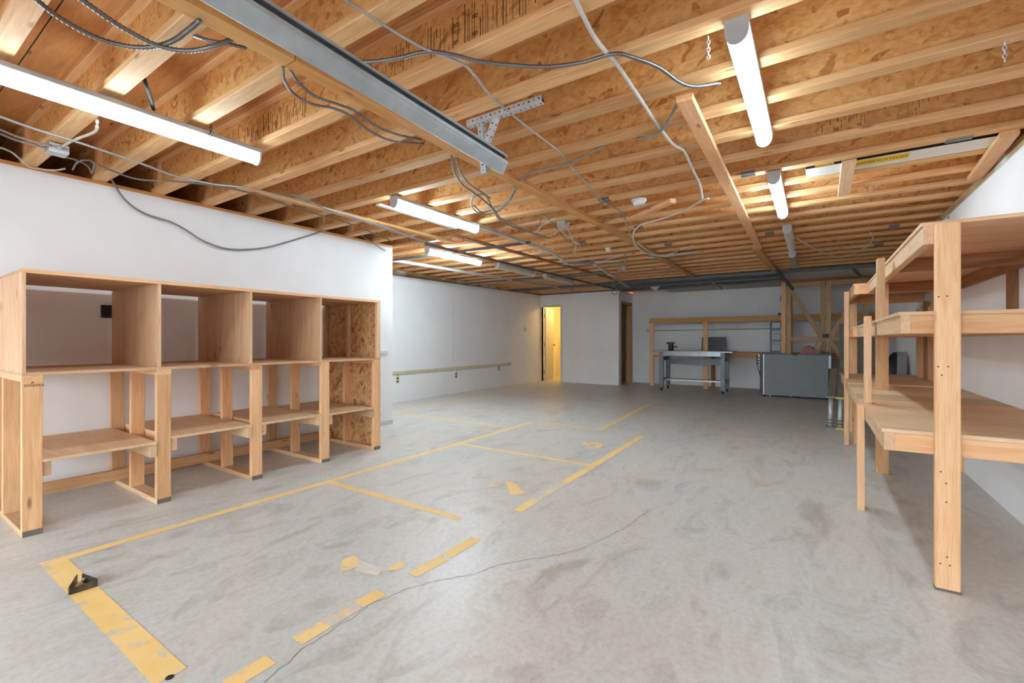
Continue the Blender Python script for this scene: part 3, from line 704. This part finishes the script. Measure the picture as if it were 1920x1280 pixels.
tag(tube('cable', P, .0085, 'cable_g'), 'dark cable drooping down across the white left wall', 'cable')
P = [GX(x, y, XL + .03) for x, y in ((655, 424), (675, 440), (700, 456), (722, 470))]
tag(tube('cable', P, .006, 'cable_g'), 'short dark cable slanting down at the corner of the left wall', 'cable')
cable('grey cable following the thin strapping board on the left', [(545, 364), (575, 374), (620, 396), (690, 418), (740, 435), (790, 452), (830, 466), (870, 476)], .007, 'cable_g', False, 2.44)
# tangle in the middle
cable('grey cable falling from the strapping board into the middle tangle', [(847, 292, 2.49), (850, 318), (866, 345), (886, 360), (905, 374), (925, 392), (938, 408), (962, 420), (1000, 438), (1030, 446)], .008, 'cable_g', False, 2.43)
cable('second grey cable falling from the strapping board into the middle tangle', [(856, 294, 2.49), (862, 320), (880, 345), (910, 366), (922, 388), (935, 410), (960, 424), (995, 436), (1015, 440)], .008, 'cable_g', False, 2.45)
cable('round loop of grey cable left of the middle tangle', [(920, 372), (905, 364), (888, 368), (884, 382), (892, 396), (912, 402), (934, 396), (950, 382), (962, 360), (966, 350)], .007, 'cable_g', False, 2.43)
cable('peaked grey cable in the middle of the tangle', [(995, 434), (1010, 424), (1018, 402), (1030, 412), (1045, 430), (1060, 448), (1078, 460)], .006, 'cable_g', False, 2.45)
cable('white loop of cable in the middle tangle', [(1040, 410), (1020, 420), (1008, 434), (1020, 443), (1038, 440), (1050, 430), (1060, 440), (1090, 462)], .006, 'cable_w', False, 2.44)
cable('white cable trailing from the tangle back toward the washroom', [(1063, 425), (1072, 445), (1080, 460), (1078, 475), (1090, 482), (1120, 490), (1140, 486), (1165, 478)], .006, 'cable_w', False, 2.44)
cable('grey bundled cable hanging in a loop below the far ceiling', [(1150, 472), (1170, 474), (1172, 492), (1158, 515), (1150, 532), (1147, 545), (1151, 553), (1157, 548), (1154, 536), (1149, 530), (1156, 512), (1166, 495)], .009, 'cable_g', False, 2.36)
cable('thin white cable crossing beside the far strapping board', [(1195, 455), (1215, 470), (1235, 478), (1262, 474), (1280, 465), (1300, 460)], .006, 'cable_w', False, 2.45)
cable('thin cable tail dangling near the far end of the strapping board', [(1268, 480), (1262, 495), (1254, 505), (1262, 500), (1242, 520), (1240, 528)], .006, 'cable_g', False, 2.43)
cable('short white cable between smoke detector and far joists', [(1120, 420), (1145, 412), (1168, 400)], .006, 'cable_g', False, 2.48)
cable('loose pale cable hanging in a curve above the storage rack', [(1490, 444, 2.49), (1520, 462), (1545, 474), (1575, 482), (1605, 473), (1628, 460), (1637, 445), (1630, 434, 2.49)], .007, 'cable_w', False, 2.42)
cable('small white wire by the second right strip light', [(1398, 363, 2.49), (1415, 358), (1440, 350, 2.49)], .005, 'cable_w', False, 2.47)
cable('dark cord dropping behind the near left strip light', [(270, 148, 2.55), (280, 178, 2.52), (288, 205, 2.49)], .010, 'black', False, 2.5)

# ================================================================== CUBBY SHELF (left)
FX, BX = -3.93, -4.915
LY = [.638, 1.305, 1.966, 2.612, 3.232]; LW = .089
cu = thing('cubby_shelf', 'open plywood cubby shelf on lumber legs along the left wall', 'shelf', (-4.4, 1.98, 0))
for i, y in enumerate(LY):
    block('sole_plate', (BX, y, 0), (FX + .004, y + LW, .036), 'pine_pale', cu)
    block('cap_plate', (BX, y, .928), (FX, y + LW, .965), 'pine', cu)
    for k, x in enumerate((FX, -4.43, -4.86)):
        dx = random.uniform(-.012, .012) if k else 0
        board('leg', (x - .019, y + LW / 2 + (random.uniform(-.008, .008) if k else 0), .036), (x - .019, y + LW / 2 + dx, .928), LW, .038, 'pine', cu, (1, 0, 0))
    board('worn_foot_end', (FX + .0045, y + .002, .018), (FX + .0045, y + LW - .002, .018), .002, .034, 'drab', cu)
SZ = [.452, .474, .474, .464]
for i in range(4):
    y0, y1 = LY[i] + LW, LY[i + 1]
    block('shelf_board', (BX + .05, y0 + .001, SZ[i] - .018), (FX + .012, y1 - .001, SZ[i]), 'shelfply', cu)
    block('ledger', (BX + .03, y0 + .001, SZ[i] - .108), (FX - .01, y0 + .039, SZ[i] - .018), 'pine_pale', cu)
    block('ledger', (BX + .03, y1 - .039, SZ[i] - .108), (FX + .008, y1 - .001, SZ[i] - .018), 'pine_pale', cu)
for i in range(3): pass
block('floor_stringer', (-4.78, LY[0] + .05, .036), (-4.74, LY[4] + .05, .12), 'pine', cu, 'y')
Y0, Y1 = LY[0], LY[4] + LW
block('bottom_panel', (BX, Y0, .965), (FX, Y1, .984), 'ply', cu, 'y')
block('top_panel', (BX + .055, Y0, 1.586), (FX, Y1, 1.605), 'ply', cu, 'y')
block('side_panel', (BX, Y0, .984), (FX, Y0 + .018, 1.586), 'ply', cu, 'z')
for y in (1.325, 1.965, 2.612): block('divider', (BX + .01, y - .009, .984), (FX - .002, y + .009, 1.586), 'ply', cu, 'z')
block('front_edging', (FX, Y0, 1.582), (FX + .004, Y1, 1.606), 'pine', cu, 'y')
block('strand_board_end', (BX, Y1, .0), (FX - .01, Y1 + .012, 1.605), 'osb2', cu, 'z')
for x in (FX, -4.43, -4.86): block('end_stud', (x - .038, Y1 - LW + .05, .984), (x - .0005, Y1 - .0005, 1.586), 'pine_pale', cu, 'z')
text('lumber_stamp', 'DONOHUE', .022, (FX + .0005, LY[0] + .008, .905), (0, 1, 0), (0, 0, 1), 'ink', cu, 'LEFT', .78)
bm = bmesh.new(); v = [bm.verts.new((FX + .0012, LY[0] + .045 + a, .918 + b_)) for a, b_ in ((-.008, 0), (-.003, 0), (0, .006), (.003, 0), (.008, 0), (0, .012))]
bm.faces.new(v); bmesh.ops.triangulate(bm, faces=bm.faces[:]); obj('lumber_stamp', bm, 'ink', cu)

# bent bracket on the floor line
t = thing('steel_bracket', 'bent steel bracket lying on the yellow corner line', 'bracket', (-2.93, .66, 0))
A, B, T0 = Vector((-2.872, .618, 0)), Vector((-2.862, .712, 0)), Vector((-2.985, .672, 0))
def plate(name, a, b, h0, h1, th=.004):
    n = (b - a).cross(Vector((0, 0, 1))).normalized() * th
    bm = bmesh.new(); v = [bm.verts.new(q) for q in (a, b, b + n, a + n, a + Vector((0, 0, h0)), b + Vector((0, 0, h1)), b + n + Vector((0, 0, h1)), a + n + Vector((0, 0, h0)))]
    for f in ((0, 1, 2, 3), (7, 6, 5, 4), (0, 4, 5, 1), (1, 5, 6, 2), (2, 6, 7, 3), (3, 7, 4, 0)): bm.faces.new([v[i] for i in f])
    bmesh.ops.recalc_face_normals(bm, faces=bm.faces); return obj(name, bm, 'rust', t)
plate('base_strap', A, B, .028, .034); plate('side_strap', T0, A, .040, .034); q2 = plate('side_strap', B, T0 + Vector((.014, .012, 0)), .036, .042)
mm = B.lerp(T0, .7) + Vector((0, 0, .022)); nn = (T0 - B).cross(Vector((0, 0, 1))).normalized()
cyl('slot', mm - nn * .006, mm + nn * .008, .006, 'white', q2)

# ================================================================== STORAGE RACK (right)
def deck(parent, x0, x1, y0, y1, z, n, mat='shelfply', name='deck_board'):
    dy = (y1 - y0) / n
    for i in range(n):
        e = random.uniform(-.001, .001)
        block(name, (x0 + random.uniform(-.004, .004), y0 + i * dy + .0012, z - .018 + e), (x1, y0 + (i + 1) * dy - .0012, z + e), mat, parent, 'x', .0012)
rk = thing('storage_rack', 'three tier lumber storage rack along the right wall, nearest section', 'rack', (.7, 4.3, 0))
XW = XR - .002
YA, YC = 2.94, 5.70
for (x, z, n, mat) in ((.289, .736, 6, 'shelfply'), (.353, 1.318, 4, 'ply'), (.436, 1.747, 2, 'ply')):
    deck(rk, x - .006, XW, YA - .004, YC, z, n, mat)
    zz = z - .018
    block('front_rail', (x, YA, zz - .089), (x + .038, YC, zz), 'pine_pale', rk, 'y')
    block('back_rail', (XW - .038, YA + .04, zz - .089), (XW, YC, zz), 'pine' if z < 1.5 else 'barn', rk, 'y')
    if z < 1.5: block('end_rail', (x + .038, YA + .004, zz - .089), (XW, YA + .042, zz), 'pine', rk, 'x')
    for yy in (4.05, 5.66): block('cross_rail', (x + .038, yy - .019, zz - .089), (XW - .038, yy + .019, zz), 'pine' if z < 1.5 else 'barn', rk, 'x')
block('post', (.474, YA - .038, 0), (.563, YA, 1.728), 'pine', rk, 'z', .004)
block('post', (.247, 3.975, 0), (.287, 4.06, .728), 'pine', rk, 'z')
block('post', (.289, 4.0, .737), (.327, 4.085, 1.345), 'pine_pale', rk, 'z')
block('post', (.349, 3.90, 1.319), (.39, 3.985, 1.728), 'pine_pale', rk, 'z')
block('post', (.45, 5.16, 0), (.54, 5.198, 1.70), 'pine', rk, 'z')
block('post', (1.069, 4.30, 1.319), (XW, 4.39, 1.65), 'barn', rk, 'z')
block('post', (1.02, 5.62, 0), (XW, 5.66, .63), 'pine', rk, 'z')
block('post', (1.069, 3.2, 0), (XW, 3.29, .63), 'pine', rk, 'z')
# nail heads on the near post
bm = bmesh.new()
for (px, py) in ((1760, 556), (1776, 555), (1759, 687), (1778, 687), (1766, 703), (1764, 884), (1774, 906), (1774, 941), (1776, 1044), (1763, 1056), (1781, 1060), (1762, 409), (1778, 408)):
    p = GY(px, py, YA - .038); r = bmesh.ops.create_cone(bm, cap_ends=True, segments=8, radius1=.0035, radius2=.0035, depth=.002, matrix=Matrix.Translation(p) @ Matrix.Rotation(math.pi / 2, 4, 'X'))
obj('nail_heads', bm, 'blackm', rk)['kind'] = 'stuff'
block('worn_foot_end', (.473, YA - .0395, 0), (.564, YA + .001, .012), 'drab', rk, 'x')
# second section
r2 = thing('storage_rack', 'farther section of the three tier lumber storage rack along the right wall', 'rack', (.7, 6.6, 0))
YD, YE = 5.75, 7.40
for (x, z, n, mat) in ((.285, .745, 4, 'shelfply'), (.322, 1.318, 3, 'ply'), (.332, 1.747, 2, 'ply')):
    deck(r2, x - .006, XW, YD, YE, z, n, mat); zz = z - .018
    block('front_rail', (x, YD, zz - .089), (x + .038, YE, zz), 'pine', r2, 'y')
    block('end_rail', (x + .038, YD, zz - .089), (XW, YD + .038, zz), 'pine', r2, 'x'); block('end_rail', (x + .038, YE - .038, zz - .089), (XW, YE, zz), 'pine', r2, 'x')
block('post', (.276, 6.35, 0), (.318, 6.435, 1.722), 'pine_pale', r2, 'z')
block('post', (.37, 7.3, 0), (.45, 7.34, 1.73), 'pine', r2, 'z')
block('post', (.36, 6.5, 0), (.40, 6.59, .63), 'pine', r2, 'z')
rr = random.Random(2); y = 5.85
for i, w in enumerate((.26, .22, .24, .15, .22, .18)):
    block('back_board', (XW - .09 - .012 * (i % 2), y, .7455), (XW - .055 - .012 * (i % 2), y + w, 1.60 - .03 * (i % 3)), ('pine', 'pine', 'pine', 'barn', 'pine', 'pine_pale')[i], r2, 'z'); y += w + .012
# things beyond the rack
tag(board('leaning_sheet', (.62, 9.1, .0), (.62, 9.55, 1.45), .55, .012, 'drab', None, (0, -1, 0)), 'drab board leaning behind the far end of the storage rack', 'board')
tag(board('leaning_sheet', (.93, 7.75, .0), (.97, 7.95, 1.02), .10, .012, 'greyp', None, (0, -1, 0)), 'narrow grey board standing behind the far end of the rack', 'board')
bm = bmesh.new(); bmesh.ops.create_uvsphere(bm, u_segments=16, v_segments=10, radius=1)
for v in bm.verts:
    v.co = Vector((v.co.x * .16, v.co.y * .2, v.co.z * .52 * (1 + .06 * math.sin(5 * v.co.x)))); v.co.z = max(v.co.z, -.48)
bag = obj('black_bag', bm, 'black', None, Matrix.Translation((1.09 - .16, 8.45, .48)), True); tag(bag, 'black bag standing against the right wall beyond the rack', 'bag')

# folded roller stands on the floor by the rack
def stand(x, y, lab, ring):
    t = thing('folding_stand', lab, 'stand', (x, y, 0), 'folded steel stands')
    cyl('leg_tube', (x, y, .02), (x + .012, y + .05, .40), .027, 'galv', t)
    block('foot', (x - .05, y - .06, 0), (x + .04, y + .06, .02), 'yring' if ring else 'greym', t, 'y')
    board('top_channel', (x + .015, y - .03, .42), (x + .06, y + .55, .76), .085, .03, 'drab', t)
    block('cross_foot', (x - .045, y - .05, .40), (x + .055, y + .06, .425), 'yring' if ring else 'greym', t, 'y')
    for dz in (.06, .10): cyl('grip_ring', (x + .001, y + dz * .1, dz), (x + .0015, y + dz * .1 + .001, dz + .012), .030, 'drab', t)
stand(.17, 7.47, 'folded grey steel stand on the floor beside the rack, left one', False)
stand(.275, 7.42, 'folded steel stand with yellow end rings beside the rack', True)

# ================================================================== FAR END
ws = thing('shelf_frame', 'long lumber shelf frame along the far wall behind the workbench', 'shelf', (-1.6, 12.1, 0))
YS = 11.73
for x in (-3.55, -2.25): block('post', (x, YS, 0), (x + .105, YS + .038, 1.605), 'pine', ws, 'z')
block('top_rail', (-3.56, YS, 1.605), (1.09, YS + .089, 1.73), 'strap', ws, 'x')
block('top_deck', (-3.56, YS + .089, 1.70), (1.09, YF - .001, 1.725), 'barn', ws, 'x')
block('lower_rail', (-3.55, YS + .039, .77), (.9, YS + .077, .885), 'strap', ws, 'x')
block('work_top', (-3.50, YS + .077, .865), (.9, YF - .001, .885), 'barn', ws, 'x')
for x in (-3.5, -2.2): block('back_post', (x, YF - .045, 0), (x + .089, YF - .006, .865), 'barn', ws, 'z')
block('lower_rail', (-3.45, YS + .0, .80), (-2.9, YS + .0385, .86), 'pine', ws, 'x')
# conduit on the far wall
t = thing('wall_conduit', 'thin pale conduit with a box on the far wall behind the shelf frame', 'conduit', (-3.5, YF, 1.42))
cyl('conduit', (-3.75, YF - .02, 1.43), (-.7, YF - .02, 1.45), .012, 'capgrey', t); block('outlet_box', (-3.86, YF - .03, 1.40), (-3.72, YF - .002, 1.47), 'capgrey', t)
tag(block('white_tube', (-2.12, YS + .45, 1.475), (-1.5, YS + .475, 1.50), 'white', None, 'x'), 'short white fluorescent tube hung under the far shelf', 'tube')
# workbench
wbn = thing('workbench', 'grey steel workbench standing before the lumber shelf frame', 'workbench', (-2.3, 11.1, 0))
BX0, BX1, BY0, BY1, BZ = -3.02, -1.62, 10.75, 11.35, .90
block('bench_top', (BX0 - .17, BY0 - .05, BZ), (BX1 + .15, BY1 + .05, BZ + .03), 'steel_top', wbn, 'x', .004)
block('apron', (BX0, BY0 - .012, BZ - .085), (BX1, BY0 + .004, BZ), 'steel_top', wbn, 'x', 0); block('apron', (BX0, BY1 - .02, BZ - .085), (BX1, BY1, BZ), 'greym', wbn, 'x', 0)
for x in (BX0, BX1 - .09):
    for y, f in ((BY0 - .016, 1), (BY1 - .06, 0)):
        lg = block('leg', (x, y, .07), (x + .09, y + .06, BZ - .0005), 'greym', wbn, 'z')
        cyl('caster', (x + .03, y + .03, .035), (x + .06, y + .03, .035), .034, 'blackm', lg)
    block('side_brace', (x + .02, BY0 + .045, .70), (x + .05, BY1 - .06, .78), 'greym', wbn, 'y'); block('side_brace', (x + .02, BY0 + .045, .22), (x + .05, BY1 - .06, .28), 'greym', wbn, 'y')
block('back_brace', (BX0 + .09, BY1 - .04, .60), (BX1 - .09, BY1 - .02, .74), 'greym', wbn, 'x', 0)
block('lower_shelf', (BX0 + .02, BY0 + .25, .225), (BX1 - .02, BY1 - .06, .26), 'galv', wbn, 'x', 0)
for x in (BX0 + .02, BX0 + .07, BX1 - .07, BX1 - .02): cyl('bolt', (x, BY0 - .018, BZ - .03), (x, BY0 - .028, BZ - .03), .012, 'galv', wbn)
block('paper_tag', (BX1 + .0005, BY1 - .05, .34), (BX1 + .002, BY1 - .01, .44), 'white', wbn, 'z', 0)
# vise
vs = thing('bench_vise', 'dark iron bench vise on the left of the workbench', 'vise', (-2.84, 11.05, BZ + .03)); z = BZ + .031
cyl('base', (-2.84, 11.05, z), (-2.84, 11.05, z + .04), .075, 'blackm', vs, .06)
block('body', (-2.89, 11.0, z + .035), (-2.79, 11.1, z + .15), 'blackm', vs, 'z', .012)
block('jaw', (-2.93, 11.02, z + .15), (-2.845, 11.08, z + .195), 'blackm', vs, 'x', .004); block('jaw', (-2.835, 11.02, z + .15), (-2.75, 11.08, z + .195), 'blackm', vs, 'x', .004)
cyl('screw', (-2.79, 11.05, z + .085), (-2.70, 11.05, z + .085), .014, 'blackm', vs); cyl('handle', (-2.705, 11.05, z + .045), (-2.70, 11.05, z + .13), .007, 'galv', vs)
tag(board('grey_sheet', (-2.11, 12.18, .886), (-2.11, 12.26, 1.25), .54, .012, 'greym', None, (0, -1, 0)), 'flat grey sheet standing on the work top behind the workbench', 'panel')
# grey chest
ch = thing('metal_chest', 'large grey tool chest with plain panel beside the workbench', 'chest', (-.36, 11.1, 0))
CY0 = 10.86
block('body', (-.965, CY0 + .02, .05), (.285, CY0 + .34, .885), 'black', ch, 'z'); block('front_panel', (-.895, CY0, .035), (.215, CY0 + .02, .875), 'greyp', ch, 'x', .002)
block('top_lid', (-.93, CY0 + .0, .885), (.27, CY0 + .35, .90), 'greym', ch, 'x', .003)
block('lid_catch', (-.38, CY0 - .006, .862), (-.30, CY0, .90), 'black', ch, 'x', .001)
block('edge_strip', (-.905, CY0 - .003, .035), (-.888, CY0, .875), 'galv', ch, 'z', 0); block('hinge_strip', (.222, CY0 - .002, .62), (.262, CY0 + .02, .87), 'galv', ch, 'z', 0)
for x in (-.78, -.40): cyl('foot_stud', (x, CY0 - .02, .03), (x, CY0, .03), .016, 'white', ch)
for x in (-.9, .2):
    for y in (CY0 + .06, CY0 + .29): cyl('caster', (x - .02, y, .026), (x + .02, y, .026), .025, 'blackm', ch)
ps = thing('power_strip', 'white power strip fixed to the left end of the grey chest', 'power strip', (-1.0, CY0 + .05, .63))
block('strip_body', (-1.0, CY0 + .02, .63), (-.967, CY0 + .07, .875), 'white', ps, 'z'); block('backing', (-1.035, CY0 + .03, .63), (-1.0, CY0 + .07, .875), 'black', ps, 'z')
for zz in (.67, .73, .79): block('socket', (-.995, CY0 + .017, zz), (-.973, CY0 + .02, zz + .03), 'dark', ps, 'z', 0)
tube('cord', [(-1.0, CY0 + .04, .63), (-1.0, CY0 + .03, .57), (-.975, CY0 + .02, .50), (-.968, CY0 + .012, .44)], .008, 'black', ps)
rb = thing('toolbox', 'red metal toolbox tilted on top of the grey chest', 'toolbox', (-.07, CY0 + .16, .90))
bx = board('lid_body', (-.245, CY0 + .15, .93), (.09, CY0 + .15, .965), .20, .11, 'red', rb, (0, 0, 1), .006); bx.matrix_local = bx.matrix_local @ Matrix.Rotation(.08, 4, 'Y')
bm = bmesh.new(); v = [bm.verts.new(q) for yy in (CY0 + .05, CY0 + .25) for q in ((-.26, yy, .905), (.085, yy, .905), (.10, yy, .95), (-.17, yy, 1.05))]
for f in ((0, 1, 2, 3), (7, 6, 5, 4), (0, 4, 5, 1), (1, 5, 6, 2), (2, 6, 7, 3), (3, 7, 4, 0)): bm.faces.new([v[i] for i in f])
bmesh.ops.recalc_face_normals(bm, faces=bm.faces); obj('box_shell', bm, 'red', rb); bpy.data.objects.remove(bx)
tube('handle', [(-.13, CY0 + .10, 1.035), (-.10, CY0 + .10, 1.055), (-.02, CY0 + .10, 1.02), (-.01, CY0 + .10, .99)], .008, 'blackm', rb)
tag(block('tool_tray', (.11, CY0 + .06, .9005), (.24, CY0 + .22, .93), 'black', None, 'x', .004), 'small black tray beside the red toolbox', 'tray')
# bin rack with drill
br = thing('bin_rack', 'grey open bin rack standing on the work top beside the closet post', 'bin rack', (-.75, 12.0, .886))
for x in (-.858, -.62): block('side', (x, 11.9, .886), (x + .02, 12.12, 1.66), 'greym', br, 'z')
for zz in (.886, 1.14, 1.40, 1.64): block('shelf', (-.84, 11.9, zz), (-.62, 12.12, zz + .025), 'greym', br, 'x')
for zz in (.93, 1.18, 1.44): block('bin', (-.81, 11.92, zz), (-.65, 12.10, zz + .14), 'capgrey', br, 'x', .01)
dr = thing('power_tool', 'black power tool lying on top of the grey bin rack', 'power tool', (-.74, 12.0, 1.665))
block('tool_body', (-.84, 11.95, 1.666), (-.63, 12.05, 1.73), 'black', dr, 'x', .02); block('tool_grip', (-.70, 11.96, 1.72), (-.64, 12.04, 1.79), 'black', dr, 'z', .015); cyl('tool_nose', (-.87, 12.0, 1.70), (-.84, 12.0, 1.70), .02, 'blackm', dr)
# lumber closet with braced doors
cg = thing('lumber_closet', 'lumber framed closet front with a pair of braced doors', 'closet', (.2, 11.28, 0))
YG = 11.25
block('post', (-.60, YG - .02, 0), (-.515, YG + .06, 2.40), 'pine', cg, 'z'); block('post', (-.44, YG + .25, 0), (-.40, YG + .33, 2.36), 'pine_pale', cg, 'z')
block('post', (1.02, YG, 0), (1.10, YG + .06, 2.40), 'pine', cg, 'z')
block('header', (-.515, YG + .055, 2.31), (1.02, YG + .095, 2.40), 'barn', cg, 'x')
def closet_door(x0, x1, hinge):
    def bd(p, lo, hi, ax): return block(p, lo, hi, 'barn2', cg, ax)
    y0, y1 = YG, YG + .038; s = .085
    d = block('door_stile', (x0, y0, .06), (x0 + s, y1, 2.385), 'barn2', cg, 'z')
    block('door_stile', (x1 - s, y0, .06), (x1, y1, 2.385), 'barn2', cg, 'z')
    for z0 in (.06, 1.155, 2.295): block('door_rail', (x0 + s, y0, z0), (x1 - s, y1, z0 + .09), 'barn2', cg, 'x')
    if hinge == 'l': a, b_ = x0 + s * .3, x1 - s * .9
    else: a, b_ = x1 - s * .3, x0 + s * .9
    for za, zb in ((2.33, 1.25), (.12, 1.15)):
        board('door_brace', (a, y0 - .014, za), (b_, y0 - .014, zb), .028, .085, 'barn2', cg, (0, 0, 1))
M['barn2'] = wood('tan_lumber', (206, 170, 128), (182, 144, 102))
closet_door(-.505, .178, 'l'); closet_door(.188, .87, 'r')
block('latch', (.13, YG - .045, 1.225), (.235, YG - .0285, 1.30), 'latch', cg, 'x', .003)
block('hinge_plate', (-.615, YG - .0, 2.0), (-.6005, YG + .03, 2.12), 'black', cg, 'z', 0)
